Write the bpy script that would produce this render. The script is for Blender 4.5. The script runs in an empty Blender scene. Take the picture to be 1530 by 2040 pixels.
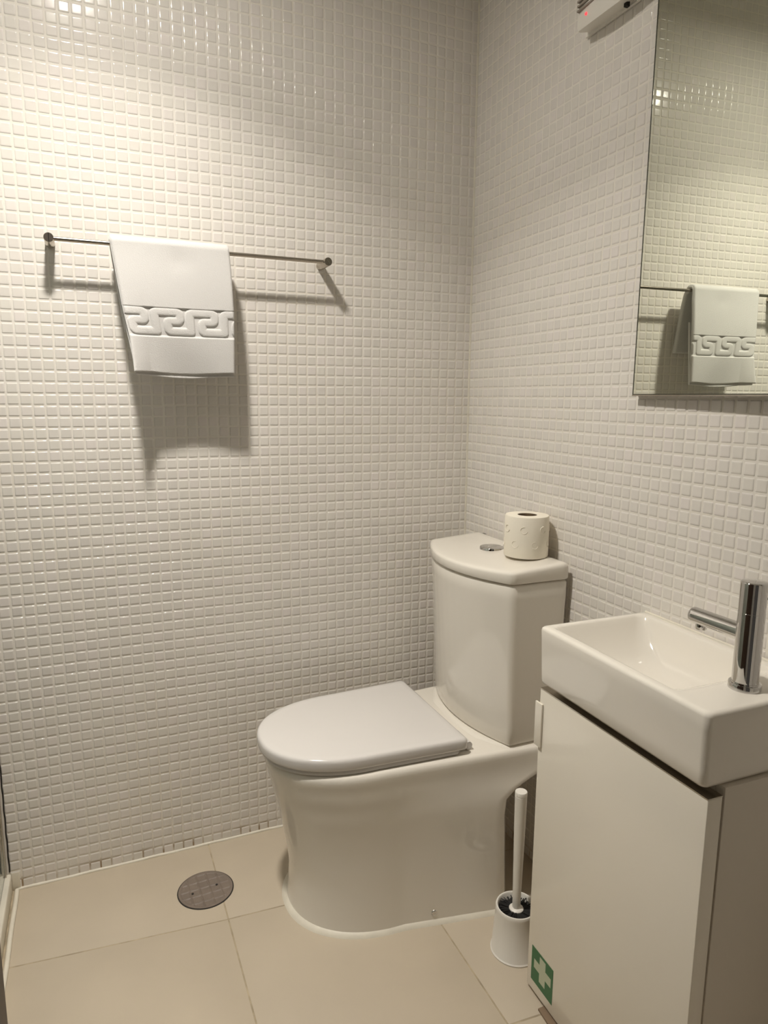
import bpy, math, random
import numpy as np
from mathutils import Matrix, Vector
random.seed(7)
rng = np.random.default_rng(7)
sc = bpy.context.scene
COL = sc.collection

# ------------------------------------------------------------------ camera
cd = bpy.data.cameras.new('camera')
cam = bpy.data.objects.new('camera', cd)
COL.objects.link(cam)
cd.sensor_fit = 'HORIZONTAL'
cd.sensor_width = 36.0
cd.lens = 1368.25 / 1530.0 * 36.0
cd.clip_start = 0.02
cam.matrix_world = (Matrix.Translation((-0.9818, -1.7029, 1.1729)) @
                    Matrix(((0.9204, 0.0578, -0.3867), (-0.3909, 0.1543, -0.9074), (0.0072, 0.9863, 0.1646))).to_4x4())
sc.camera = cam

# ------------------------------------------------------------------ world, light, exposure
w = bpy.data.worlds.new('world')
sc.world = w
w.use_nodes = True
w.node_tree.nodes['Background'].inputs[0].default_value = (1.0, 0.9, 0.78, 1)
w.node_tree.nodes['Background'].inputs[1].default_value = 0.04
sc.view_settings.view_transform = 'Standard'
sc.view_settings.look = 'None'
sc.view_settings.gamma = 1
sc.view_settings.use_curve_mapping = False
sc.view_settings.exposure = 0.54
LAMP = (-0.967, -0.60)
LZ = 2.30
CEIL = 2.37
ld = bpy.data.lights.new('downlight_lamp', 'AREA')
ld.shape = 'DISK'
ld.size = 0.10
ld.energy = 6.8
ld.color = (1.0, 0.935, 0.85)
ld.spread = math.radians(114)
lo = bpy.data.objects.new('downlight_lamp', ld)
lo.location = (LAMP[0], LAMP[1], LZ - 0.016)
COL.objects.link(lo)


sc.cycles.max_bounces = 16
sc.cycles.diffuse_bounces = 12


# ------------------------------------------------------------------ materials
def mat(name, color, rough=0.4, metal=0.0, spec=0.5, coat=0.0, noise=None, bump=None, sheen=0.0, emis=None):
    m = bpy.data.materials.new(name)
    m.use_nodes = True
    nt = m.node_tree
    b = nt.nodes['Principled BSDF']
    b.inputs['Base Color'].default_value = (*color, 1)
    b.inputs['Roughness'].default_value = rough
    b.inputs['Metallic'].default_value = metal
    b.inputs['Specular IOR Level'].default_value = spec
    b.inputs['Coat Weight'].default_value = coat
    b.inputs['Coat Roughness'].default_value = 0.05
    if sheen:
        b.inputs['Sheen Weight'].default_value = sheen
        b.inputs['Sheen Roughness'].default_value = 0.5
    if emis:
        b.inputs['Emission Color'].default_value = (*emis[0], 1)
        b.inputs['Emission Strength'].default_value = emis[1]
    tc = nt.nodes.new('ShaderNodeTexCoord')
    if noise:
        scale, amount = noise
        n = nt.nodes.new('ShaderNodeTexNoise')
        n.inputs['Scale'].default_value = scale
        n.inputs['Detail'].default_value = 4
        nt.links.new(tc.outputs['Object'], n.inputs['Vector'])
        mr = nt.nodes.new('ShaderNodeMapRange')
        mr.inputs['From Min'].default_value = 0.3
        mr.inputs['From Max'].default_value = 0.7
        mr.inputs['To Min'].default_value = 1 - amount
        mr.inputs['To Max'].default_value = 1 + amount * 0.3
        nt.links.new(n.outputs['Fac'], mr.inputs['Value'])
        mx = nt.nodes.new('ShaderNodeVectorMath')
        mx.operation = 'SCALE'
        mx.inputs[0].default_value = color
        nt.links.new(mr.outputs['Result'], mx.inputs['Scale'])
        nt.links.new(mx.outputs['Vector'], b.inputs['Base Color'])
    if bump:
        scale, strength, dist = bump
        n = nt.nodes.new('ShaderNodeTexNoise')
        n.inputs['Scale'].default_value = scale
        n.inputs['Detail'].default_value = 3
        nt.links.new(tc.outputs['Object'], n.inputs['Vector'])
        bp = nt.nodes.new('ShaderNodeBump')
        bp.inputs['Strength'].default_value = strength
        bp.inputs['Distance'].default_value = dist
        nt.links.new(n.outputs['Fac'], bp.inputs['Height'])
        nt.links.new(bp.outputs['Normal'], b.inputs['Normal'])
    return m


def tile_material():
    m = mat('glazed_mosaic', (0.60, 0.565, 0.51), rough=0.12, spec=0.5)
    nt = m.node_tree
    b = nt.nodes['Principled BSDF']
    g = nt.nodes.new('ShaderNodeNewGeometry')
    cr = nt.nodes.new('ShaderNodeValToRGB')
    cr.color_ramp.elements[0].color = (0.70, 0.67, 0.635, 1)
    cr.color_ramp.elements[1].color = (0.74, 0.70, 0.67, 1)
    e = cr.color_ramp.elements.new(0.5)
    e.color = (0.72, 0.695, 0.645, 1)
    nt.links.new(g.outputs['Random Per Island'], cr.inputs['Fac'])
    nt.links.new(cr.outputs['Color'], b.inputs['Base Color'])
    return m


def grout_material():
    m = mat('cement_grout', (0.765, 0.735, 0.68), rough=0.9, spec=0.2)
    nt = m.node_tree
    b = nt.nodes['Principled BSDF']
    tc = nt.nodes.new('ShaderNodeTexCoord')
    sp = nt.nodes.new('ShaderNodeSeparateXYZ')
    nt.links.new(tc.outputs['Object'], sp.inputs['Vector'])
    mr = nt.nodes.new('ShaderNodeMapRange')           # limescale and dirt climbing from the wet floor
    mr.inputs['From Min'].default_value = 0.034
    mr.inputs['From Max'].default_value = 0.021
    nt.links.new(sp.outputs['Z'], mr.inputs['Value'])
    n = nt.nodes.new('ShaderNodeTexNoise')
    n.inputs['Scale'].default_value = 22
    nt.links.new(tc.outputs['Object'], n.inputs['Vector'])
    r2 = nt.nodes.new('ShaderNodeMapRange')
    r2.inputs['From Min'].default_value = 0.36
    r2.inputs['From Max'].default_value = 0.62
    nt.links.new(n.outputs['Fac'], r2.inputs['Value'])
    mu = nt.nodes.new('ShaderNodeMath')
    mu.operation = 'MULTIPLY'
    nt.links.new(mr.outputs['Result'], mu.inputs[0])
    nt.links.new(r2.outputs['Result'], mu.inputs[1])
    # faint yellowed streaks in patches
    n2 = nt.nodes.new('ShaderNodeTexNoise')
    n2.inputs['Scale'].default_value = 3.0
    nt.links.new(tc.outputs['Object'], n2.inputs['Vector'])
    r3 = nt.nodes.new('ShaderNodeMapRange')
    r3.inputs['From Min'].default_value = 0.45
    r3.inputs['From Max'].default_value = 0.7
    nt.links.new(n2.outputs['Fac'], r3.inputs['Value'])
    mA = nt.nodes.new('ShaderNodeMix')
    mA.data_type = 'RGBA'
    mA.inputs['A'].default_value = (0.765, 0.735, 0.68, 1)
    mA.inputs['B'].default_value = (0.75, 0.71, 0.635, 1)
    nt.links.new(r3.outputs['Result'], mA.inputs['Factor'])
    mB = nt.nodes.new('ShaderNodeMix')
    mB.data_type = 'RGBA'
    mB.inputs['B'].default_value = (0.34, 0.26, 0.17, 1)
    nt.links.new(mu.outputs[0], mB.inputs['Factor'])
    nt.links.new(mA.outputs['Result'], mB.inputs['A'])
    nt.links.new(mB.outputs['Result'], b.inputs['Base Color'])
    return m


M_TILE = tile_material()
M_GROUT = grout_material()
M_FLOOR = mat('beige_porcelain_floor', (0.52, 0.45, 0.35), rough=0.42, noise=(6, 0.06))
M_FGROUT = mat('floor_grout', (0.46, 0.385, 0.27), rough=0.9, noise=(25, 0.35))
M_SIL = mat('white_silicone', (0.72, 0.68, 0.58), rough=0.5, noise=(30, 0.08))
M_PAINT = mat('white_paint', (0.88, 0.87, 0.84), rough=0.7)
M_CER = mat('white_vitreous_china', (0.78, 0.745, 0.675), rough=0.07, spec=0.5, coat=0.3)
M_SEAT = mat('white_seat_plastic', (0.665, 0.645, 0.625), rough=0.16)
M_CHROME = mat('chrome', (0.62, 0.61, 0.60), rough=0.05, metal=1)
M_STEEL = mat('brushed_steel', (0.50, 0.46, 0.40), rough=0.24, metal=1)
M_GLOSSW = mat('white_gloss_laminate', (0.80, 0.755, 0.66), rough=0.12, coat=0.3)
M_CARC = mat('white_melamine', (0.66, 0.61, 0.53), rough=0.4)
M_PLAS = mat('white_plastic', (0.78, 0.755, 0.70), rough=0.3)
M_BLACK = mat('black_bristle', (0.012, 0.011, 0.010), rough=0.8)
M_DARK = mat('dark_gap', (0.02, 0.018, 0.015), rough=0.8)
M_TOWEL = mat('white_terry', (0.61, 0.60, 0.585), rough=0.95, spec=0.1, sheen=0.2, bump=(700, 0.6, 0.002))
M_PAPER = mat('toilet_paper', (0.82, 0.775, 0.67), rough=0.95, spec=0.1, bump=(160, 0.3, 0.0008))
M_CARD = mat('grey_brown_cardboard', (0.17, 0.115, 0.065), rough=0.9, noise=(80, 0.3))
M_DRAIN = mat('worn_grey_metal', (0.205, 0.165, 0.135), rough=0.5, metal=0.0, noise=(30, 0.15))
M_GREEN = mat('green_vinyl', (0.015, 0.135, 0.04), rough=0.3)
M_CROSS = mat('pale_vinyl', (0.50, 0.55, 0.40), rough=0.3)
M_WOOD = mat('dark_brown_wood', (0.055, 0.030, 0.018), rough=0.5, noise=(20, 0.3))
M_SHOWER = mat('dark_grey_shower_tile', (0.10, 0.11, 0.085), rough=0.3, noise=(8, 0.3))
M_RED = mat('red_led', (0.8, 0.03, 0.03), rough=0.3, emis=((1, 0.05, 0.06), 1.2))
M_DIFF = mat('lamp_diffuser', (0.8, 0.8, 0.8), emis=((1.0, 0.935, 0.85), 240.0))


def mirror_material():
    m = mat('mirror_silver', (0.72, 0.74, 0.65), rough=0.0, metal=1)
    return m


M_MIRROR = mirror_material()
M_EDGE = mat('dark_mirror_edge', (0.035, 0.035, 0.022), rough=0.2)


def glass_material():
    m = bpy.data.materials.new('clear_glass')
    m.use_nodes = True
    b = m.node_tree.nodes['Principled BSDF']
    b.inputs['Base Color'].default_value = (0.9, 0.97, 0.93, 1)
    b.inputs['Roughness'].default_value = 0.0
    b.inputs['Transmission Weight'].default_value = 1.0
    b.inputs['IOR'].default_value = 1.45
    return m


M_GLASS = glass_material()


# ------------------------------------------------------------------ helpers
def link_mesh(name, verts, faces, mats, parent=None, smooth=True, mat_idx=None, sharp=None):
    me = bpy.data.meshes.new(name)
    me.from_pydata([tuple(map(float, v)) for v in verts], [], faces)
    if not isinstance(mats, (list, tuple)):
        mats = [mats]
    for m in mats:
        me.materials.append(m)
    if mat_idx is not None:
        me.polygons.foreach_set('material_index', mat_idx)
    me.polygons.foreach_set('use_smooth', [smooth] * len(me.polygons))
    me.update()
    if sharp:
        me.set_sharp_from_angle(angle=math.radians(sharp))
    o = bpy.data.objects.new(name, me)
    COL.objects.link(o)
    if parent:
        o.parent = parent
    return o


def empty(name, label, cat, loc=(0, 0, 0), rz=0.0, group=None):
    o = bpy.data.objects.new(name, None)
    o.empty_display_size = 0.05
    o.location = loc
    o.rotation_euler = (0, 0, rz)
    COL.objects.link(o)
    o['label'] = label
    o['category'] = cat
    if group:
        o['group'] = group
    return o


def tag(o, label, cat):
    o['label'] = label
    o['category'] = cat
    return o


def struct(o):
    o['kind'] = 'structure'
    return o


class MB:
    """collects shapes into one mesh"""
    def __init__(self):
        self.v, self.f, self.mi = [], [], []

    def add(self, v, f, mi=0):
        n = len(self.v)
        self.v += [tuple(p) for p in v]
        self.f += [tuple(i + n for i in q) for q in f]
        self.mi += [mi] * len(f)
        return self

    def box(self, a, b, mi=0, bev=0.0):
        (x0, y0, z0), (x1, y1, z1) = a, b
        if bev <= 0:
            v = [(x0, y0, z0), (x1, y0, z0), (x1, y1, z0), (x0, y1, z0), (x0, y0, z1), (x1, y0, z1), (x1, y1, z1), (x0, y1, z1)]
            f = [(0, 3, 2, 1), (4, 5, 6, 7), (0, 1, 5, 4), (1, 2, 6, 5), (2, 3, 7, 6), (3, 0, 4, 7)]
            return self.add(v, f, mi)
        prof = [(bev, 0)] + [(bev * (1 - math.sin(t)), bev * (1 - math.cos(t))) for t in (0.5, 1.0, math.pi / 2)]
        H = z1 - z0
        rings = []
        for ins, dz in prof:
            rings.append([(p[0], p[1], z0 + dz) for p in roundrect(x0 + ins, x1 - ins, y0 + ins, y1 - ins, max(bev - ins, 0.0002))])
        for ins, dz in reversed(prof):
            rings.append([(p[0], p[1], z1 - dz) for p in roundrect(x0 + ins, x1 - ins, y0 + ins, y1 - ins, max(bev - ins, 0.0002))])
        return self.loft(rings, mi)

    def loft(self, rings, mi=0, cap0=True, cap1=True):
        n = len(rings[0])
        v = [p for r in rings for p in r]
        f = []
        for i in range(len(rings) - 1):
            for j in range(n):
                k = (j + 1) % n
                f.append((i * n + j, i * n + k, (i + 1) * n + k, (i + 1) * n + j))
        if cap0:
            f.append(tuple(reversed(range(n))))
        if cap1:
            f.append(tuple(range((len(rings) - 1) * n, len(rings) * n)))
        return self.add(v, f, mi)

    def lathe(self, c, prof, n=48, mi=0, axis='z', cap0=True, cap1=True):
        rings = []
        for r, h in prof:
            ring = []
            for k in range(n):
                t = 2 * math.pi * k / n
                a, b = r * math.cos(t), r * math.sin(t)
                if axis == 'z':
                    ring.append((c[0] + a, c[1] + b, c[2] + h))
                elif axis == 'y':
                    ring.append((c[0] + a, c[1] + h, c[2] - b))
                else:
                    ring.append((c[0] + h, c[1] + a, c[2] + b))
            rings.append(ring)
        return self.loft(rings, mi, cap0, cap1)

    def obj(self, name, mats, parent=None, smooth=True, sharp=35):
        return link_mesh(name, self.v, self.f, mats, parent, smooth, self.mi, sharp)


def roundrect(x0, x1, y0, y1, r, n=5):
    pts = []
    for cx, cy, a0 in ((x1 - r, y1 - r, 0), (x0 + r, y1 - r, 90), (x0 + r, y0 + r, 180), (x1 - r, y0 + r, 270)):
        for i in range(n + 1):
            a = math.radians(a0 + 90 * i / n)
            pts.append((cx + r * math.cos(a), cy + r * math.sin(a)))
    return pts


def offset(pts, d):
    """inset a closed convex outline by d (negative d grows it)"""
    P = np.array(pts)
    lo, hi = P.min(0), P.max(0)
    c, sz = (lo + hi) / 2, hi - lo
    return c + (P - c) * (sz - 2 * d) / sz


def resample(P, n):
    P = np.array(P)
    Q = np.vstack([P, P[:1]])
    s = np.concatenate([[0], np.cumsum(np.linalg.norm(np.diff(Q, axis=0), axis=1))])
    t = np.linspace(0, s[-1], n, endpoint=False)
    return np.stack([np.interp(t, s, Q[:, 0]), np.interp(t, s, Q[:, 1])], 1)


def fillet(corners, n=8):
    """corners: (x, y, r) -> rounded closed polyline"""
    out = []
    m = len(corners)
    for i in range(m):
        p0 = np.array(corners[i - 1][:2]); p = np.array(corners[i][:2]); p2 = np.array(corners[(i + 1) % m][:2])
        r = corners[i][2]
        if r <= 0:
            out.append(tuple(p)); continue
        a = (p0 - p) / np.linalg.norm(p0 - p); b = (p2 - p) / np.linalg.norm(p2 - p)
        ang = math.acos(max(-1, min(1, a @ b)))
        if abs(math.pi - ang) < 0.05:
            out.append(tuple(p)); continue
        d = r / math.tan(ang / 2)
        A, B = p + a * d, p + b * d
        for k in range(n + 1):
            t = k / n
            q = (1 - t) ** 2 * A + 2 * t * (1 - t) * p + t * t * B
            out.append(tuple(q))
    return out


# ------------------------------------------------------------------ room shell
def mosaic_wall(name, origin, udir, ndir, u0, u1, z1, phase, half=0.0108):
    """wall plane through origin, tiles in the (u, z) plane, pitch 25 mm; ndir points into the room"""
    P = 0.025
    U = np.array(udir, float); N = np.array(ndir, float); Z = np.array((0, 0, 1.0)); O = np.array(origin, float)
    # the ring profile of one tile
    prof = [(0, 0.0), (0.0003, 0.0006), (0.0012, 0.00105), (0.0031, 0.0013)]
    unit = []
    for ins, h in prof:
        for x, y in roundrect(-half + ins, half - ins, -half + ins, half - ins, 0.0016, 2):
            unit.append((x, y, h))
    nr = 12
    unit.append((0, 0, 0.0013))
    unit = np.array(unit)
    uf = []
    for i in range(3):
        for j in range(nr):
            k = (j + 1) % nr
            uf.append((i * nr + j, i * nr + k, (i + 1) * nr + k, (i + 1) * nr + j))
    for j in range(nr):
        uf.append((3 * nr + j, 3 * nr + (j + 1) % nr, 4 * nr))
    flip = np.dot(np.cross(U, Z), N) < 0
    V, F = [], []
    n = 0
    kmin = math.floor((u0 - phase) / P) - 1
    kmax = math.ceil((u1 - phase) / P) + 1
    for k in range(kmin, kmax):
        c0 = phase + k * P
        c1 = c0 + P
        a, b = max(c0, u0), min(c1, u1)
        if b - a < 0.006:
            continue
        sx = (b - a - 2 * (P / 2 - half)) / (2 * half)
        if sx < 0.15:
            continue
        cu = (a + b) / 2
        for r in range(int(round(z1 / P))):
            cz = (r + 0.5) * P
            t = unit.copy()
            t[:, 0] *= min(sx, 1.0)
            tilt = rng.normal(0, 0.005, 2)
            h = t[:, 2] + (t[:, 0] * tilt[0] + t[:, 1] * tilt[1]) * (t[:, 2] > 0.0003)
            du, dz = rng.normal(0, 0.00016, 2)
            uu = cu + t[:, 0] + du
            zz = cz + t[:, 1] + dz
            V.append(O + np.outer(uu, U) + np.outer(zz, Z) + np.outer(h - 0.0004, N))
            for f in uf:
                F.append(tuple(reversed([i + n for i in f])) if flip else tuple(i + n for i in f))
            n += len(t)
    V = np.vstack(V)
    mi = [0] * len(F)
    ntile = len(F)
    # wall slab with the grout as its face
    th = 0.08
    c = []
    for nn in (0.0, -th):
        for uu, zz in ((u0, -0.05), (u1, -0.05), (u1, z1), (u0, z1)):
            c.append(O + U * uu + Z * zz + N * nn)
    b0 = len(V)
    V = np.vstack([V, np.array(c)])
    for q in ((0, 1, 2, 3), (7, 6, 5, 4), (4, 5, 1, 0), (5, 6, 2, 1), (6, 7, 3, 2), (7, 4, 0, 3)):
        q = tuple(i + b0 for i in q)
        F.append(tuple(reversed(q)) if flip else q)
        mi.append(1)
    o = link_mesh(name, V, F, [M_TILE, M_GROUT], None, True, mi)
    sm = ([True] * 36 + [False] * 12) * (ntile // 48) + [False] * (len(F) - ntile)
    o.data.polygons.foreach_set('use_smooth', sm)
    return struct(o)


mosaic_wall('wall_back', (0, 0, 0), (-1, 0, 0), (0, -1, 0), 0.0, 1.2255, CEIL + 0.005, 0.7916 * 0.025 - 0.025)
mosaic_wall('wall_right', (0, 0, 0), (0, -1, 0), (-1, 0, 0), 0.0, 2.0, CEIL + 0.005, 0.9865 * 0.025 - 0.025)

# shower wall beyond the glass, left wall, wall behind the camera with its dark doorway
struct(MB().box((-2.05, 0.0, -0.05), (-1.2255, 0.08, CEIL)).obj('wall_shower', M_PAINT, smooth=False))
struct(MB().box((-2.13, -2.3, -0.05), (-2.05, 0.08, CEIL)).obj('wall_left', M_PAINT, smooth=False))
b = MB()
b.box((-2.05, -2.3, -0.05), (-1.25, -2.2, CEIL))
b.box((-0.45, -2.3, -0.05), (0.08, -2.2, CEIL))
b.box((-1.25, -2.3, 2.05), (-0.45, -2.2, CEIL))
struct(b.obj('wall_front', M_PAINT, smooth=False))
b = MB()
b.box((-2.13, -2.3, CEIL), (0.08, 0.08, CEIL + 0.08))
struct(b.obj('ceiling', M_PAINT, smooth=False))
struct(MB().box((0, -2.3, -0.05), (0.08, -2.0, CEIL)).obj('wall_right_rear', M_PAINT, smooth=False))


def floor():
    # 45 cm porcelain tiles, laid a few degrees out of square with thin joints
    b = MB()
    b.box((-2.1, -2.3, -0.08), (0.06, 0.06, -0.0006), 1)
    T = 0.447
    g = 0.0018
    X = [-0.757 - T, -0.757, -0.757 + T * 0.985, 0.01]
    X = [-1.215] + X[1:]
    Yb = [0.0, -0.290, -0.290 - T, -0.290 - 2 * T, -0.290 - 3 * T, -0.290 - 4 * T, -2.2]
    def P(x, yi):
        y = Yb[yi]
        if yi == 0 or yi == len(Yb) - 1:
            return (x, y)
        s = -0.085 if x < -0.757 else -0.05
        if yi >= 2:
            s = -0.06 if x > -0.757 else -0.07
        return (x, y + s * (x + 0.757))
    bev = 0.0006
    for i in range(3):
        for j in range(len(Yb) - 1):
            q = [P(X[i], j + 1), P(X[i + 1], j + 1), P(X[i + 1], j), P(X[i], j)]
            sg = [(1, 1), (-1, 1), (-1, -1), (1, -1)]
            lo_ = [(x + g * a, y + g * c, -0.0007) for (x, y), (a, c) in zip(q, sg)]
            md = [(x + g * a, y + g * c, -0.0003) for (x, y), (a, c) in zip(q, sg)]
            hi = [(x + (g + bev) * a, y + (g + bev) * c, 0.0) for (x, y), (a, c) in zip(q, sg)]
            b.loft([lo_, md, hi], 0, cap0=False)
    b.box((-2.05, -2.2, -0.0012), (-1.24, 0.0, 0.012), 2)
    struct(b.obj('floor', [M_FLOOR, M_FGROUT, M_SHOWER], smooth=False))


floor()


# silicone lines
def bead(name, pts, r, m, closed=False, label=None):
    """a caulk bead of radius r along a polyline"""
    b = MB()
    P = [np.array(p, float) for p in pts]
    n = len(P)
    rings = []
    for i in range(n):
        if closed:
            t = P[(i + 1) % n] - P[i - 1]
        else:
            t = P[min(i + 1, n - 1)] - P[max(i - 1, 0)]
        t /= np.linalg.norm(t)
        up = np.array((0, 0, 1.0)) if abs(t[2]) < 0.9 else np.array((1.0, 0, 0))
        s = np.cross(t, up); s /= np.linalg.norm(s)
        q = np.cross(s, t)
        rings.append([tuple(P[i] + r * (math.cos(a) * s + math.sin(a) * q)) for a in [k * math.pi / 4 for k in range(8)]])
    if closed:
        rings.append(rings[0])
    b.loft(rings, 0, not closed, not closed)
    return b.obj(name, m, smooth=True, sharp=80)


struct(bead('trim_1', [(-0.0005, -0.0005, 0.0), (-0.0005, -0.0005, CEIL)], 0.0042, M_SIL))
N = 60
pts = [(-1.205 + 1.19 * i / N, -0.0010 + 0.0006 * math.sin(i * 1.7), 0.0005 + 0.0005 * math.sin(i * 0.9)) for i in range(N + 1)]
struct(bead('trim_2', pts, 0.0042, M_SIL))
struct(bead('trim_3', [(-1.207 + 0.0006 * math.sin(i), -0.005 - 0.9 * i / 30, 0.001) for i in range(31)], 0.0055, M_SIL))
# patch of filler in the corner over the floor
struct(MB().box((-1.2165, -0.0018, 0.0), (-1.199, 0.0, 0.046), 0, 0.0008).obj('trim_4', M_SIL))

# mouldy sealant line where the screen meets the wall
struct(bead('trim_6', [(-1.2195 + 0.0006 * math.sin(i * 2.1), -0.001, 0.05 + 0.02 * i) for i in range(24)], 0.0016, M_DARK))

# shower curb with its glass screen
struct(MB().box((-1.262, -0.90, 0.0), (-1.2165, -0.0005, 0.046), 0, 0.004).obj('trim_5', M_SIL))

g = empty('shower_screen', 'clear glass shower screen on the low white curb at the left edge', 'shower screen', (-1.2325, 0, 0.046))
MB().box((-0.004, -0.85, 0.0), (0.004, -0.012, 1.95)).obj('glass_pane', M_GLASS, g, smooth=False)
b = MB()
b.box((0.0045, -0.014, 0.0), (0.0075, -0.0022, 1.95)).box((-0.0075, -0.014, 0.0), (-0.0045, -0.0022, 1.95)).box((-0.0044, -0.006, 0.0), (0.0044, -0.0022, 1.95))
b.obj('wall_profile', M_STEEL, g, smooth=False)

# open brown door leaf at the left of the doorway
d = MB().box((-1.150, -1.68, 0.005), (-1.1095, -0.90, 2.03), 0, 0.002)
struct(d.obj('door_1', M_WOOD))

# ------------------------------------------------------------------ ceiling downlight
t = empty('ceiling_downlight', 'small round ceiling downlight hanging above the drain', 'ceiling light', (LAMP[0], LAMP[1], LZ))
MB().lathe((0, 0, -0.008), [(0.050, 0.008), (0.050, 0.0), (0.066, 0.0), (0.070, 0.003), (0.070, 0.008)], 48, cap0=False, cap1=False).obj('ring', M_CHROME, t)
MB().lathe((0, 0, 0), [(0.050, -0.004), (0.050, -0.001)], 48).obj('diffuser', M_DIFF, t)

MB().lathe((0, 0, 0), [(0.062, 0.0005), (0.062, 0.066), (0.066, 0.0695)], 48).obj('housing', M_PAINT, t)

# ------------------------------------------------------------------ toilet
YC = -0.2955


def dshape(rx, hb, xm, hm, xn, n=96, cr=0.02, p=2.15, yc=YC):
    """closed outline: rear edge at rx, sides, elliptical nose at xn (negative x is forward)"""
    pts = []
    pts += [(rx - cr * (1 - math.cos(a)), -hb + cr - cr * math.sin(a)) for a in np.linspace(0, math.pi / 2, 6)]
    pts += [(rx - cr + (xm - rx + cr) * s, -(hb + (hm - hb) * s)) for s in np.linspace(0.05, 1, 14)]
    L = xm - xn
    for a in np.linspace(0, math.pi, 50)[1:-1]:
        c, s = math.cos(a), math.sin(a)
        pts.append((xm - L * abs(s) ** (2 / p), -hm * (abs(c) ** (2 / p)) * (1 if c > 0 else -1)))
    left = [(x, -y) for x, y in reversed(pts[:20])]
    pts += left
    P = resample(pts, n)
    P[:, 1] += yc
    # make counter-clockwise
    A = 0.5 * np.sum(P[:, 0] * np.roll(P[:, 1], -1) - np.roll(P[:, 0], -1) * P[:, 1])
    return P if A > 0 else P[::-1]


t = empty('toilet', 'white close-coupled toilet with closed lid, standing against the tiled right wall', 'toilet', (0, 0, 0))

# bowl and pedestal: z -> (rear x, half rear, mid x, half mid, nose x)
ZT = [(0.000, -0.150, 0.213, -0.40, 0.172, -0.618),
      (0.030, -0.150, 0.212, -0.40, 0.170, -0.613),
      (0.100, -0.152, 0.210, -0.40, 0.167, -0.610),
      (0.180, -0.154, 0.208, -0.40, 0.166, -0.622),
      (0.240, -0.156, 0.207, -0.41, 0.167, -0.634),
      (0.275, -0.150, 0.206, -0.42, 0.168, -0.642),
      (0.300, -0.120, 0.206, -0.42, 0.169, -0.648),
      (0.325, -0.060, 0.205, -0.43, 0.170, -0.654),
      (0.345, -0.022, 0.205, -0.43, 0.170, -0.659),
      (0.370, -0.014, 0.204, -0.44, 0.171, -0.664)]
zs = np.array([a[0] for a in ZT])
rings = []
for z in np.concatenate([np.linspace(0, 0.26, 12), np.linspace(0.275, 0.37, 10)]):
    v = [np.interp(z, zs, [a[k] for a in ZT]) for k in range(1, 6)]
    P = dshape(*v, n=128, cr=0.022)
    rings.append([(x, y, z) for x, y in P])
top = dshape(-0.014, 0.204, -0.44, 0.171, -0.664, n=128, cr=0.022)
for ins, dz in ((0.0005, 0.377), (0.003, 0.3825), (0.007, 0.3855), (0.013, 0.3865)):
    rings.append([(x, y, dz) for x, y in offset(top, ins)])
b = MB()
b.loft(rings)
# raised ridge that the cistern stands on
rid = fillet([(-0.016, YC + 0.176, 0.006), (-0.145, YC + 0.176, 0.02), (-0.184, YC + 0.10, 0.05), (-0.194, YC, 0.05),
              (-0.184, YC - 0.10, 0.05), (-0.145, YC - 0.176, 0.02), (-0.016, YC - 0.176, 0.006)], 6)
rid = resample(rid, 90)
b.loft([[(x, y, z) for x, y in offset(rid, -d_)] for d_, z in ((0.014, 0.3850), (0.008, 0.3885), (0.002, 0.3905), (-0.006, 0.3905))])
b.obj('bowl', M_CER, t, sharp=60)
# silicone foot
foot = dshape(-0.150, 0.213, -0.40, 0.172, -0.618, n=96, cr=0.022)
b = MB()
b.loft([[(x, y, z) for x, y in offset(foot, -d_)] for d_, z in ((0.010, 0.0), (0.008, 0.003), (0.003, 0.007), (-0.004, 0.011))])
b.obj('silicone_foot', M_SIL, t, sharp=80)
# chrome fixing caps on the flank
CAPX, CAPZ = -0.3283, 0.0245
for s in (-1,):
    hy = -0.4750
    MB().lathe((CAPX, hy + 0.004, CAPZ), [(0.0088, 0.006), (0.0088, -0.005), (0.0070, -0.0085), (0.003, -0.0105)], 24, axis='y').obj('fixing_cap', M_CHROME, t)

# seat ring and lid
lid = dshape(-0.246, 0.176, -0.46, 0.165, -0.678, n=128, cr=0.006, p=2.2, yc=-0.2915)
b = MB()
prof = [(0.004, 0.3985), (0.0008, 0.4005), (0.0, 0.404), (0.0, 0.4165), (0.0008, 0.4200), (0.0030, 0.4236), (0.0070, 0.4253), (0.02, 0.4263)]
b.loft([[(x, y, z) for x, y in offset(lid, i)] for i, z in prof])
b.obj('lid', M_SEAT, t, sharp=50)
ringo = dshape(-0.262, 0.170, -0.46, 0.161, -0.672, n=128, cr=0.006, p=2.2, yc=-0.2915)
b = MB()
b.loft([[(x, y, z) for x, y in offset(ringo, i)] for i, z in ((0.004, 0.3868), (0.0005, 0.389), (0.0, 0.394), (0.002, 0.3978))])
b.obj('seat', M_SEAT, t, sharp=50)
for s in (-1, 1):
    MB().lathe((-0.236, -0.2915 + s * 0.13, 0.3985), [(0.009, -0.03), (0.009, 0.03)], 20, axis='y').obj('hinge', M_SEAT, t)


def tank_outline(xs, xm, h, rc=0.007, xr=-0.014, n=120):
    c = [(xr, h, 0.004), (xs, h, rc)]
    for k in range(1, 12):
        y = h * (1 - 2 * k / 12)
        c.append((xm + (xs - xm) * (y / h) ** 2, y, 0))
    c += [(xs, -h, rc), (xr, -h, 0.004)]
    P = resample(fillet(c, 6), n)
    P[:, 1] += YC
    A = 0.5 * np.sum(P[:, 0] * np.roll(P[:, 1], -1) - np.roll(P[:, 0], -1) * P[:, 1])
    return P if A > 0 else P[::-1]


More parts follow.
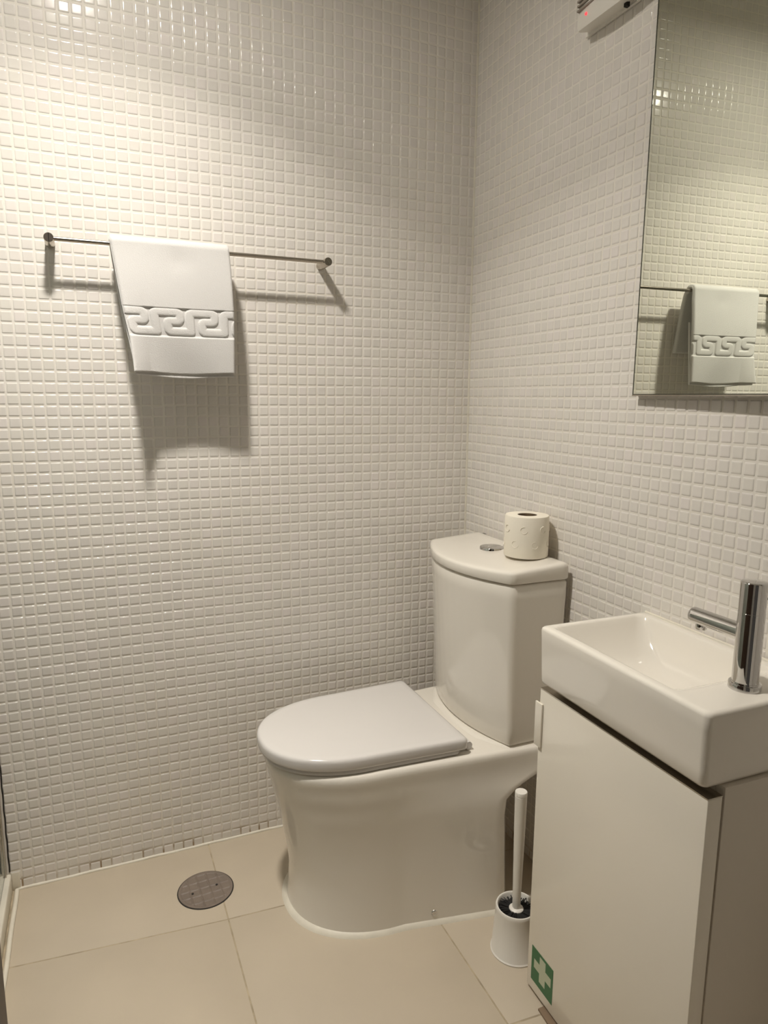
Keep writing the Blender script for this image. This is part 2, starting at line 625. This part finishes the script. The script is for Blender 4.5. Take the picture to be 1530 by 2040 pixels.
b = MB()
R_ = []
bot = tank_outline(-0.148, -0.190, 0.187)
mid = tank_outline(-0.155, -0.205, 0.190)
up = tank_outline(-0.160, -0.217, 0.1935)
for i, z in ((0.010, 0.3905), (0.004, 0.392), (0.001, 0.397)):
    R_.append([(x, y, z) for x, y in offset(bot, i)])
for k in range(1, 12):
    s = k / 12
    q = bot * (1 - s) + up * s if True else mid
    R_.append([(x, y, 0.397 + (0.768 - 0.397) * s) for x, y in q])
for i, z in ((0, 0.766), (0.002, 0.7695), (0.008, 0.7715)):
    R_.append([(x, y, z) for x, y in offset(up, i)])
b.loft(R_)
b.obj('cistern', M_CER, t, sharp=50)

b = MB()
lo_ = tank_outline(-0.163, -0.222, 0.1955, rc=0.011)
prof = [(0.010, 0.7745), (0.0015, 0.7745), (0.0, 0.777), (0.0, 0.8020), (0.0010, 0.8068), (0.0035, 0.8103), (0.008, 0.8125), (0.016, 0.8135), (0.03, 0.814)]
R_ = []
for i, z in prof:
    ring = []
    for x, y in offset(lo_, i):
        zz = z
        if z > 0.79:
            k = min(1, max(0, (-x - 0.02) / 0.19))
            zz = z - 0.015 * k * (z - 0.777) / 0.037
        ring.append((x, y, zz))
    R_.append(ring)
b.loft(R_)
lidob = b.obj('cistern_lid', M_CER, t, sharp=50)
# dual flush button, two chrome halves
for s in (-1, 1):
    b = MB()
    ring = []
    pts = [(0.0 + 0.029 * math.cos(a), 0.029 * math.sin(a)) for a in np.linspace(-math.pi / 2 + 0.04, math.pi / 2 - 0.04, 25)]
    pts = [(s * x + s * 0.0012, y) for x, y in pts]
    if s < 0:
        pts = pts[::-1]
    P = resample(pts, 60)
    b.loft([[(-0.088 + y, -0.285 + x * 1.0, z + 0.0) for x, y in offset(P, i * 1.0)] for i, z in ((0, 0.800), (0, 0.8115), (0.0015, 0.8130), (0.004, 0.8135))])
    b.obj('flush_button', M_CHROME, t, sharp=50)
MB().box((-0.052, -0.291, 0.806), (-0.044, -0.279, 0.8135), 0, 0.0008).obj('button_tab', M_CHROME, t)
MB().box((-0.024, -0.150, 0.8136), (-0.022, -0.134, 0.8142)).obj('maker_mark', M_DARK, t, smooth=False)

# ------------------------------------------------------------------ toilet roll on the cistern
t = empty('toilet_roll', 'white toilet roll standing upright on the cistern lid', 'toilet roll', (-0.0635, -0.393, 0.8135), 0.0)
b = MB()
n = 96
R0 = 0.0500
rings = []
for r, h in ((0.0500, 0.0), (0.0508, 0.002), (0.0508, 0.05), (0.0500, 0.092), (0.0490, 0.0945), (0.035, 0.0952), (0.0228, 0.0950), (0.0222, 0.094), (0.0222, 0.002), (0.0228, 0.0)):
    ring = []
    for k in range(n):
        a = 2 * math.pi * k / n
        rr = r * (1 + (0.006 * math.sin(3 * a + 1) if r > 0.045 else 0))
        ring.append((rr * math.cos(a), rr * math.sin(a), h))
    rings.append(ring)
rings.append(rings[0])
b.loft(rings, 0, False, False)
b.obj('paper', M_PAPER, t, sharp=50)
b = MB()
b.lathe((0, 0, 0), [(0.0223, 0.0002), (0.0223, 0.0942), (0.0212, 0.0942), (0.0212, 0.0002), (0.0223, 0.0002)], 48, cap0=False, cap1=False)
b.obj('core', M_CARD, t, sharp=50)
# embossed scroll pattern on the paper
b = MB()
def emboss(cx, cz, R):
    pts = []
    for k in range(15):
        a = -0.3 - k / 14 * 4.6
        u = cx + R * math.cos(a) / 0.051
        z = cz + R * math.sin(a)
        pts.append((0.0510 * math.cos(u), 0.0510 * math.sin(u), z))
    P = [np.array(p) for p in pts]
    rings = []
    for i, p in enumerate(P):
        tt = P[min(i + 1, 14)] - P[max(i - 1, 0)]; tt /= np.linalg.norm(tt)
        nn = np.array((p[0], p[1], 0)); nn /= np.linalg.norm(nn)
        ss = np.cross(tt, nn)
        rings.append([tuple(p + 0.0007 * ss - 0.0004 * nn), tuple(p + 0.0006 * nn), tuple(p - 0.0007 * ss - 0.0004 * nn), tuple(p - 0.0008 * nn)])
    b.loft(rings)
for k in range(14):
    a = k * 2 * math.pi / 7 + (0.4 if k >= 7 else 0)
    emboss(a, 0.032 if k < 7 else 0.066, 0.008)
b.obj('embossing', M_PAPER, t, sharp=80)

# ------------------------------------------------------------------ toilet brush
t = empty('toilet_brush_holder', 'white toilet brush holder on the floor between toilet and cabinet', 'brush holder', (-0.203, -0.612, 0))
b = MB()
b.lathe((0, 0, 0), [(0.0515, 0.0), (0.0520, 0.003), (0.0505, 0.0045), (0.0495, 0.006), (0.0435, 0.098), (0.0440, 0.1035), (0.0425, 0.1065), (0.0400, 0.1065), (0.0382, 0.104), (0.0382, 0.020), (0.02, 0.019)], 64, cap0=True, cap1=True)
b.obj('cup', M_PLAS, t, sharp=40)
t = empty('toilet_brush', 'white-handled toilet brush with black bristles standing in its white holder', 'toilet brush', (-0.203, -0.612, 0.022))
b = MB()
# bristle head: a spiky crown
for k in range(900):
    a = rng.uniform(0, 2 * math.pi)
    z0 = rng.uniform(0.03, 0.075)
    rr = rng.uniform(0.034, 0.0378)
    dz = rng.uniform(-0.002, 0.006)
    p0 = np.array((0.004 * math.cos(a), 0.004 * math.sin(a), z0))
    p1 = np.array((rr * math.cos(a), rr * math.sin(a), z0 + dz))
    s = np.array((-math.sin(a), math.cos(a), 0)) * 0.0011
    u = np.array((0, 0, 0.0011))
    b.add([p0 - s, p0 + s, p0 + u, p1 - s, p1 + s, p1 + u], [(0, 1, 4, 3), (1, 2, 5, 4), (2, 0, 3, 5), (3, 4, 5)])
b.lathe((0, 0, 0), [(0.02, 0.004), (0.033, 0.008), (0.0366, 0.068), (0.030, 0.0735), (0.013, 0.0745)], 32)
b.obj('bristles', M_BLACK, t, smooth=False, sharp=0)
b = MB()
b.lathe((0, 0, 0), [(0.010, 0.060), (0.0125, 0.0735), (0.0150, 0.0745), (0.0153, 0.077), (0.0135, 0.079), (0.0085, 0.0800), (0.0092, 0.13), (0.0105, 0.20),
                    (0.0118, 0.27), (0.0126, 0.338), (0.0121, 0.3385), (0.0121, 0.3395), (0.0126, 0.340), (0.0127, 0.3465), (0.0120, 0.348), (0.0, 0.348)], 40, cap1=False)
b.obj('handle', M_PLAS, t, sharp=40)

# ------------------------------------------------------------------ vanity cabinet and basin
TH = -0.0211
VO = (0, -0.7084, 0)
# local frame: +v = along the wall away from the corner, u = out of the wall -> local (-u, -v)
cab = empty('vanity_cabinet', 'white gloss vanity cabinet under the basin on the right', 'cabinet', VO, TH)
# local x = -u, y = -v
b = MB()
Du = 0.2045
Wc = 0.3895
b.box((-Du, -0.018, 0.012), (-0.016, 0.000, 0.648), 0, 0.001)            # far side
b.box((-Du, -Wc, 0.012), (-0.016, -Wc + 0.016, 0.6505), 0, 0.001)         # near side
b.box((-Du, -Wc + 0.016, 0.012), (-0.016, -0.018, 0.030))
b.box((-0.024, -Wc + 0.016, 0.030), (-0.016, -0.018, 0.640))
b.box((-Du, -Wc + 0.016, 0.56), (-Du + 0.05, -0.018, 0.575))
b.box((-Du, -Wc + 0.016, 0.575), (-Du + 0.016, -0.018, 0.648))
b.obj('body', M_CARC, cab, sharp=40)
door = MB().box((-0.2330, -0.388, 0.008), (-0.2065, 0.003, 0.6375), 0, 0.0012).obj('door', M_GLOSSW, cab, sharp=40)
hb = MB()
hb.box((-0.2370, -0.009, 0.523), (-0.2332, 0.012, 0.610), 0, 0.0008)
hb.obj('handle', M_GLOSSW, door, sharp=40)
st = MB().box((-0.2334, -0.388, 0.6376), (-0.2065, 0.003, 0.6392)).obj('top_edging', M_STEEL, door, smooth=False)
# first aid sticker: green square with a white cross
b = MB()
b.box((-0.2335, -0.080, 0.030), (-0.2330, -0.0105, 0.1045), 0)
cu, cz_, a_, w_ = -0.0465, 0.0715, 0.0275, 0.0095
cross = [(-w_, -a_), (w_, -a_), (w_, -w_), (a_, -w_), (a_, w_), (w_, w_), (w_, a_), (-w_, a_), (-w_, w_), (-a_, w_), (-a_, -w_), (-w_, -w_)]
v = [(-0.2336, cu - p, cz_ + q) for p, q in cross] + [(-0.2333, cu - p, cz_ + q) for p, q in cross]
f = [tuple(range(12)), tuple(reversed(range(12, 24)))] + [(i, (i + 1) % 12, 12 + (i + 1) % 12, 12 + i) for i in range(12)]
b.add(v, f, 1)
so = b.obj('first_aid_sticker', [M_GREEN, M_CROSS], door, smooth=False)
so['label'] = 'green square sticker with pale cross'

bas = empty('wash_basin', 'white rectangular ceramic wash basin on the cabinet, faucet at its near end', 'wash basin', VO, TH)
ZT_, ZB_ = 0.7628, 0.6526
D_, W_ = 0.2440, 0.3860


def rr(u0, u1, v0, v1, r, z, n=7):
    return [(x, y, z) for x, y in roundrect(-u1, -u0, -v1, -v0, r, n)]


rings = []
rings.append(rr(0.03, D_ - 0.045, 0.045, W_ - 0.045, 0.01, ZB_ - 0.0015))
rings.append(rr(0.002, D_ - 0.012, 0.010, W_ - 0.008, 0.008, ZB_ - 0.0015))
rings.append(rr(0.0015, D_ - 0.0065, 0.0042, W_ - 0.0035, 0.009, ZB_ + 0.001))
rings.append(rr(0.001, D_ - 0.0040, 0.0018, W_ - 0.0020, 0.010, ZB_ + 0.006))
for k in range(1, 5):
    s = k / 5
    rings.append(rr(0.001, D_ - 0.004 * (1 - s), 0.0018 * (1 - s), W_ - 0.002 * (1 - s), 0.010, ZB_ + 0.006 + (ZT_ - 0.012 - ZB_) * s))
for i, z in ((0.0, ZT_ - 0.007), (0.0010, ZT_ - 0.0033), (0.0034, ZT_ - 0.0010), (0.0070, ZT_)):
    rings.append(rr(0.001 + i * 0.3, D_ - i, i, W_ - i, 0.010, z))
# inner opening
def inner(s, z, r):
    # s = inset from the opening edge on each side (front, wall, far, near)
    f_, w__, a__, n__ = s
    return rr(0.018 + w__, 0.2265 - f_, 0.014 + a__, 0.315 - n__, r, z)
rings.append(inner((-0.004, -0.004, -0.004, -0.006), ZT_, 0.016))
rings.append(inner((0, 0, 0, 0), ZT_ - 0.0004, 0.018))
rings.append(inner((0.002, 0.002, 0.003, 0.010), ZT_ - 0.0035, 0.019))
rings.append(inner((0.005, 0.005, 0.008, 0.020), ZT_ - 0.012, 0.021))
rings.append(inner((0.010, 0.012, 0.024, 0.036), ZT_ - 0.034, 0.026))
rings.append(inner((0.016, 0.020, 0.044, 0.052), ZT_ - 0.056, 0.030))
rings.append(inner((0.026, 0.030, 0.066, 0.068), ZT_ - 0.070, 0.034))
rings.append(inner((0.046, 0.046, 0.090, 0.090), ZT_ - 0.077, 0.030))
rings.append(inner((0.080, 0.080, 0.120, 0.120), ZT_ - 0.081, 0.012))
b = MB()
b.loft(rings)
b.obj('bowl', M_CER, bas, sharp=60)
MB().lathe((-0.124, -0.165, ZT_ - 0.0795), [(0.02, -0.004), (0.021, 0.0015), (0.019, 0.003), (0.006, 0.0035)], 32).obj('drain_cap', M_CHROME, bas)
bead_o = bead('silicone_line', [(-0.0005, -0.004, ZT_ - 0.001), (-0.0005, -0.38, ZT_ - 0.001)], 0.003, M_SIL)
bead_o.parent = bas

# ------------------------------------------------------------------ faucet
FX, FY = -0.1335, -1.0450
fa = empty('basin_faucet', 'chrome single-lever faucet with a long straight spout on the near end of the basin', 'faucet', (FX, FY, ZT_))
MB().lathe((0, 0, 0), [(0.0222, 0.0), (0.0222, 0.0075), (0.0215, 0.0088), (0.0190, 0.0090), (0.0186, 0.0110)], 64).obj('base', M_CHROME, fa)
MB().lathe((0, 0, 0.009), [(0.0180, 0.0), (0.0180, 0.001), (0.0180, 0.1035), (0.0180, 0.1045), (0.0174, 0.1052), (0.010, 0.1085)], 64).obj('body', M_CHROME, fa)
b = MB()
capr = []
for r, h in ((0.0150, 0.1085), (0.0170, 0.1088), (0.0178, 0.1096), (0.0178, 0.1110), (0.0178, 0.1190), (0.0178, 0.1555), (0.0178, 0.1565), (0.0170, 0.1580), (0.0160, 0.1586)):
    ring = []
    for k in range(64):
        a = 2 * math.pi * k / 64
        x, y = r * math.cos(a), r * math.sin(a)
        up_ = 0.0075 * max(0, (x * 0.9 - y * 0.44) / 0.0174 - 0.45) / 0.55 if h < 0.112 else 0
        ring.append((x, y, h + 0.0 + up_))
    capr.append(ring)
b.loft(capr)
lev = b.obj('lever_cap', M_CHROME, fa, sharp=35)
MB().lathe((0.0155, -0.008, 0.134), [(0.0028, 0.0), (0.0028, 0.0012)], 16, axis='x').obj('screw_hole', M_DARK, lev)
b = MB()
SZ = 0.0800
b.lathe((0, 0.012, SZ), [(0.0128, 0.0), (0.0128, 0.083), (0.0128, 0.086), (0.0122, 0.0880), (0.0110, 0.0888)], 40, axis='y')
b.obj('spout', M_CHROME, fa)
MB().lathe((0, 0.084, SZ - 0.0185), [(0.0080, 0.0), (0.0086, 0.001), (0.0086, 0.0075), (0.0086, 0.0090)], 32).obj('aerator', M_CHROME, fa)

# ------------------------------------------------------------------ mirror
mi = empty('wall_mirror', 'large frameless rectangular mirror on the right wall above the basin', 'mirror', (0, -0.6535, 1.1805), -0.036)
MB().box((-0.0155, -0.80, 0.0), (-0.0115, 0, 0.85)).obj('mirror_edge', M_EDGE, mi, smooth=False)
link_mesh('mirror_glass', [(-0.0157, -0.7995, 0.0022), (-0.0157, -0.0032, 0.0022), (-0.0157, -0.0032, 0.849), (-0.0157, -0.7995, 0.849)], [(0, 3, 2, 1)], M_MIRROR, mi, False)
MB().box((-0.0114, -0.78, 0.010), (-0.0015, -0.012, 0.84)).obj('backing', M_PLAS, mi, smooth=False)
MB().box((-0.0165, -0.80, -0.0016), (-0.0015, 0.0, 0.0008)).obj('bottom_rail', M_STEEL, mi, smooth=False)

# ------------------------------------------------------------------ wall unit with the red light
vu = empty('wall_alarm_unit', 'white slotted plastic unit with a red light high on the right wall', 'alarm unit', (0, -0.4565, 1.897))
b = MB()
rings = []
for s in np.linspace(0, 1, 13):
    y = -0.0 - 0.18 * s
    bul = 0.006 * math.sin(math.pi * s)
    sec = [(-0.001, 0.006), (-0.012, 0.0055), (-0.030, 0.001 + 0.0), (-0.035 - bul, 0.002 - bul * 0.7), (-0.0375 - bul, 0.006 - bul * 0.4), (-0.0375 - bul, 0.15), (-0.033, 0.155), (-0.001, 0.155)]
    rings.append([(x, y, z) for x, z in sec])
b.loft(rings)
b.obj('housing', M_PLAS, vu, sharp=30)
MB().box((-0.007, -0.172, 0.001), (-0.0012, 0.012, 0.150)).obj('back_plate', M_PLAS, vu, smooth=False)
for k in range(5):
    MB().box((-0.0440, -0.062 + 0.001 * k, 0.0325 + 0.0085 * k), (-0.0372, -0.004, 0.0362 + 0.0085 * k), 0, 0.0006).obj('vent_slot', mat('vent_grey_%d' % k, (0.30, 0.26, 0.22), 0.6), vu)
MB().lathe((-0.0405, -0.0305, 0.0195), [(0.0028, 0.003), (0.0028, -0.002), (0.0015, -0.003)], 16, axis='x').obj('indicator_light', M_RED, vu)
MB().box((-0.020, -0.120, -0.003), (-0.012, -0.113, 0.006)).obj('latch', M_DARK, vu, smooth=False)

# ------------------------------------------------------------------ towel rail
BZ, BY = 1.4925, -0.057
tr = empty('towel_rail', 'slim brushed steel towel rail on the back wall', 'towel rail', (-0.736, 0, BZ))
b = MB()
b.lathe((-0.302, BY, 0), [(0.0046, 0.0), (0.0046, 0.604)], 32, axis='x')
b.obj('bar', M_STEEL, tr)
for x, rot in ((-0.302, 0.0), (0.302, math.radians(42))):
    p = MB()
    p.lathe((x, 0, 0), [(0.0098, 0.0), (0.0098, -0.0655), (0.0092, -0.0665)], 40, axis='y')
    po = p.obj('post', M_STEEL, tr)
    cc, ss = math.cos(rot), math.sin(rot)
    pts = [(-0.0007, -0.0093), (0.0007, -0.0093), (0.0007, 0.0093), (-0.0007, 0.0093)]
    q = [(x + a * cc - c * ss, c * cc + a * ss) for a, c in pts]
    b = MB()
    b.loft([[(u, -0.0664, z) for u, z in q], [(u, -0.0669, z) for u, z in q]])
    b.obj('slot', M_CHROME, po, smooth=False)


# ------------------------------------------------------------------ towel
def towel():
    nu, ns = 260, 0
    # centre path of the cloth in (y, z), from the front hem over the bar to the rear hem
    ytop, ztop = BY, BZ + 0.004
    rb = 0.0135
    path = []
    zf = 1.2225
    for k in range(300):
        s = k / 299
        z = zf + (ztop - 0.004 - zf) * s
        y = ytop - rb - 0.010 * math.sin(math.pi * (1 - s)) * (1 - s) ** 0.3 - 0.011 * (1 - s)
        path.append((y, z))
    for k in range(1, 24):
        a = math.pi - math.pi * k / 24
        path.append((ytop + rb * math.cos(a), ztop - 0.004 + rb * 0.85 * math.sin(a)))
    zb = 1.312
    for k in range(60):
        s = k / 59
        z = ztop - 0.004 - (ztop - 0.004 - zb) * s
        y = ytop + rb + 0.0265 * s ** 0.5
        path.append((y, z))
    P = np.array(path)
    T = np.gradient(P, axis=0)
    T /= np.linalg.norm(T, axis=1)[:, None]
    Nn = np.stack([-T[:, 1], T[:, 0]], 1)      # outward (front: -y, top: +z, back: +y)
    n = len(P)
    seg = np.linalg.norm(np.diff(P, axis=0), axis=1)
    S = np.concatenate([[0], np.cumsum(seg)])
    # width: left and right x as a function of height on front / rear
    zz = P[:, 1]
    isback = np.arange(n) > 312
    xl = np.interp(zz, [1.22, 1.245, 1.297, 1.365, 1.46, 1.505], [-0.888, -0.889, -0.893, -0.905, -0.917, -0.9225])
    xr = np.interp(zz, [1.22, 1.297, 1.365, 1.46, 1.51], [-0.669, -0.667, -0.666, -0.668, -0.671])
    fb = np.clip((np.arange(n) - 312) / 40.0, 0, 1)
    xl = xl * (1 - fb) + fb * (np.interp(zz, [1.31, 1.5], [-0.898, -0.9225]))
    xr = xr * (1 - fb) + fb * (np.interp(zz, [1.31, 1.5], [-0.660, -0.671]))
    # key pattern
    band_top, band_bot = 1.3625, 1.2995
    def key_height(a, bb):
        """a: metres from the left edge, bb: metres below the band top"""
        Pd = 0.0705
        y1, y2, y3 = 0.0093, 0.0285, 0.0505
        base = [(0.0, y3), (0.0, y1), (0.050, y1), (0.050, y2), (0.0245, y2), (0.0245, y3), (Pd, y3)]
        # round the corners
        pl = []
        m = len(base)
        for i in range(m):
            p = np.array(base[i])
            if i in (0, m - 1):
                pl.append(p); continue
            p0 = np.array(base[i - 1]); p2 = np.array(base[i + 1])
            d0 = min(0.0065, np.linalg.norm(p0 - p) / 2); d2 = min(0.0065, np.linalg.norm(p2 - p) / 2)
            A = p + (p0 - p) / np.linalg.norm(p0 - p) * d0
            B = p + (p2 - p) / np.linalg.norm(p2 - p) * d2
            for t_ in np.linspace(0, 1, 5):
                pl.append((1 - t_) ** 2 * A + 2 * t_ * (1 - t_) * p + t_ * t_ * B)
        pl = np.array(pl)
        dmin = np.full(a.shape, 1.0)
        for k in range(-2, 5):
            q = pl + np.array((k * Pd + 0.0585, 0))
            for i in range(len(q) - 1):
                A, B = q[i], q[i + 1]
                d = B - A
                L = d @ d
                if L < 1e-12:
                    continue
                t_ = np.clip(((a - A[0]) * d[0] + (bb - A[1]) * d[1]) / L, 0, 1)
                dmin = np.minimum(dmin, np.hypot(a - A[0] - t_ * d[0], bb - A[1] - t_ * d[1]))
        hw = 0.0091
        s = np.clip(dmin / hw, 0, 1)
        return np.sqrt(np.clip(1 - s ** 3.2, 0, 1))
    U = np.linspace(0, 1, nu)
    # thickness profile rounded toward the side folds
    half = 0.0068
    edge = np.minimum(U, 1 - U) * 0.235
    sm = np.sqrt(np.clip(1 - (1 - np.clip(edge / half, 0, 1)) ** 2, 0, 1))
    X = xl[:, None] * (1 - U)[None] + xr[:, None] * U[None]
    A_ = X - xl[:, None]
    A_n = U[None] * 0.222 * np.ones((n, 1))
    Zg = np.repeat(zz[:, None], nu, 1)
    # soft waves of the hanging cloth
    low = np.clip((1.505 - Zg) / 0.28, 0, 1)
    front = (np.arange(n) < 300)[:, None]
    wave = (0.0050 * np.cos(2 * np.pi * (U[None] - 0.02) * 1.0) * low ** 2 + 0.0016 * np.sin(7 * U[None] + 9 * Zg * 3) * low) * front
    wave += front * 0.034 * np.clip(1 - U[None] / 0.17, 0, 1) ** 1.3 * low ** 3
    wave += (~front) * 0.0035 * np.sin(5.0 * U[None] + 1.0) * low
    dip = 0.0022 * np.exp(-((U[None] - 0.55) / 0.10) ** 2 - ((Zg - 1.462) / 0.022) ** 2) * front
    outer = half * sm[None] * np.ones((n, 1)) + wave - dip
    inner_ = -half * sm[None] * np.ones((n, 1)) + wave
    bb = band_top - Zg + 0.004 * (U[None] - 0.5) * 0
    inb = (Zg < band_top) & (Zg > band_bot) & front
    kh = key_height(A_n, bb)
    H = 0.0036
    e1 = np.clip((band_top - Zg) / 0.0016, 0, 1) * np.clip((Zg - band_bot) / 0.0040, 0, 1)
    disp = np.where(inb, -H * e1 * (1 - kh), 0.0) * sm[None]
    outer = outer + disp
    # round the hems
    hs = np.minimum(S, S[-1] - S)
    hr = np.sqrt(np.clip(1 - (1 - np.clip(hs / 0.004, 0, 1)) ** 2, 0.05, 1))
    mid_ = (outer + inner_) / 2
    outer = mid_ + (outer - mid_) * hr[:, None]
    inner_ = mid_ + (inner_ - mid_) * hr[:, None]
    def surf(off):
        Y = P[:, 0][:, None] + Nn[:, 0][:, None] * off
        Z = P[:, 1][:, None] + Nn[:, 1][:, None] * off
        return Y, Z
    # the hem sags unevenly
    sag = 0.003 * np.cos(2 * np.pi * U) - 0.002 * U
    def grid(off):
        Y, Z = surf(off)
        Z = Z + sag[None] * np.clip((1.30 - Z) / 0.08, 0, 1) * front
        return np.stack([X, Y, Z], 2).reshape(-1, 3)
    Vo, Vi = grid(outer), grid(inner_)
    V = np.vstack([Vo, Vi])
    F = []
    off = n * nu
    for i in range(n - 1):
        for j in range(nu - 1):
            a0 = i * nu + j
            F.append((a0, a0 + 1, a0 + nu + 1, a0 + nu))
            F.append((off + a0, off + a0 + nu, off + a0 + nu + 1, off + a0 + 1))
    for j in range(nu - 1):
        F.append((j + 1, j, off + j, off + j + 1))
        a0 = (n - 1) * nu + j
        F.append((a0, a0 + 1, off + a0 + 1, off + a0))
    for i in range(n - 1):
        a0 = i * nu
        F.append((a0, a0 + nu, off + a0 + nu, off + a0))
        a0 = i * nu + nu - 1
        F.append((a0 + nu, a0, off + a0, off + a0 + nu))
    o = link_mesh('cloth', V, F, M_TOWEL, None, True)
    # second layer of the folded towel, peeping out below the front hem
    b2 = MB()
    rings = []
    for i, u in enumerate(np.linspace(0.02, 0.995, 90)):
        x0 = -0.8890 + (0.2195) * u
        yb = BY - 0.0125 - 0.011 + 0.0022 - 0.030 * max(0, 1 - u / 0.17) ** 1.3
        wv = -0.0050 * math.cos(2 * math.pi * (u - 0.02))
        th = 0.0062 * math.sqrt(max(0.04, 1 - abs(2 * u - 1) ** 24))
        y = yb + wv
        bulge = 0.010 * abs(math.sin(2 * math.pi * u)) ** 0.8 * (1.0 if u < 0.52 else 0.7)
        z0 = 1.2225 - 0.0078 + 0.003 * math.cos(2 * math.pi * u) - 0.002 * u
        x1 = -0.915 + 0.245 * u
        ring = []
        ring += [(x0, y - th, z0 + 0.002), (x0, y - th * 0.4, z0), (x0, y + th * 0.5 + bulge, z0 + 0.0005), (x0, y + th + bulge, z0 + 0.004)]
        ring += [(x1, BY - 0.004, 1.40), (x1, BY - 0.009, 1.40)]
        rings.append(ring)
    b2.loft(rings)
    return o, b2


tw = empty('hand_towel', 'folded white terry hand towel with Greek key border, hanging over the towel rail', 'towel', (-0.78, BY, 1.22))
o, b2 = towel()
o.parent = tw
o.matrix_parent_inverse = Matrix.Translation((0.78, -BY, -1.22))
o2 = b2.obj('inner_fold', M_TOWEL, tw, sharp=50)
o2.matrix_parent_inverse = Matrix.Translation((0.78, -BY, -1.22))

# ------------------------------------------------------------------ floor drain
dr = empty('floor_drain', 'round worn grey metal drain cover set in the floor tiles', 'drain cover', (-0.790, -0.1745, 0))
MB().lathe((0, 0, 0), [(0.0655, -0.0005), (0.0660, 0.0009), (0.0640, 0.0012), (0.0636, 0.0002)], 72, cap0=True, cap1=True).obj('rim', M_DARK, dr)
# cover with a raised lattice
nn = 110
g_ = np.linspace(-0.0625, 0.0625, nn)
V, idx, F = [], {}, []
def lat(x, y):
    x, y = x * math.cos(0.05) + y * 0.05, y * math.cos(0.05) - x * 0.05
    p = 0.0235
    dx = abs((x / p + 0.05) % 1 - 0.5) * p
    dy = abs((y / p + 0.15) % 1 - 0.5) * p
    d_ = min(p / 2 - dx, p / 2 - dy) if False else min(dx, dy)
    return 0.0026 * max(0, 1 - max(0, d_ - 0.0008) / 0.0014)
for i in range(nn):
    for j in range(nn):
        x, y = g_[i], g_[j]
        r = math.hypot(x, y)
        if r <= 0.0628:
            k = min(1, max(0, (0.058 - r) / 0.002))
            idx[i, j] = len(V)
            V.append((x, y, 0.0022 - 0.0012 * k + lat(x, y) * 0.75 * k))
for i in range(nn - 1):
    for j in range(nn - 1):
        q = [(i, j), (i + 1, j), (i + 1, j + 1), (i, j + 1)]
        if all(a in idx for a in q):
            F.append(tuple(idx[a] for a in q))
b = MB()
b.add(V, F)
b.lathe((0, 0, 0), [(0.0636, 0.0005), (0.0636, 0.0020), (0.0622, 0.0024), (0.0612, 0.0022)], 72, cap0=True, cap1=False)
b.obj('cover', M_DRAIN, dr, sharp=50)
for x, y in ((-0.031, -0.004), (0.027, 0.006)):
    MB().lathe((x, y, 0.001), [(0.0026, 0.0), (0.0026, 0.0016)], 16).obj('screw_hole', M_DARK, dr)

# thin flat dark brown strip on the floor beside the foot of the cabinet
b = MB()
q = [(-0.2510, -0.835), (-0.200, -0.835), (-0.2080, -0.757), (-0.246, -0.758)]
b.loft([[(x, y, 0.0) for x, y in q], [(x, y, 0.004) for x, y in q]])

tag(b.obj('floor_strip', mat('brown_strip', (0.22, 0.155, 0.10), 0.6), smooth=False), 'short dark brown strip lying on the floor at the foot of the cabinet', 'strip')
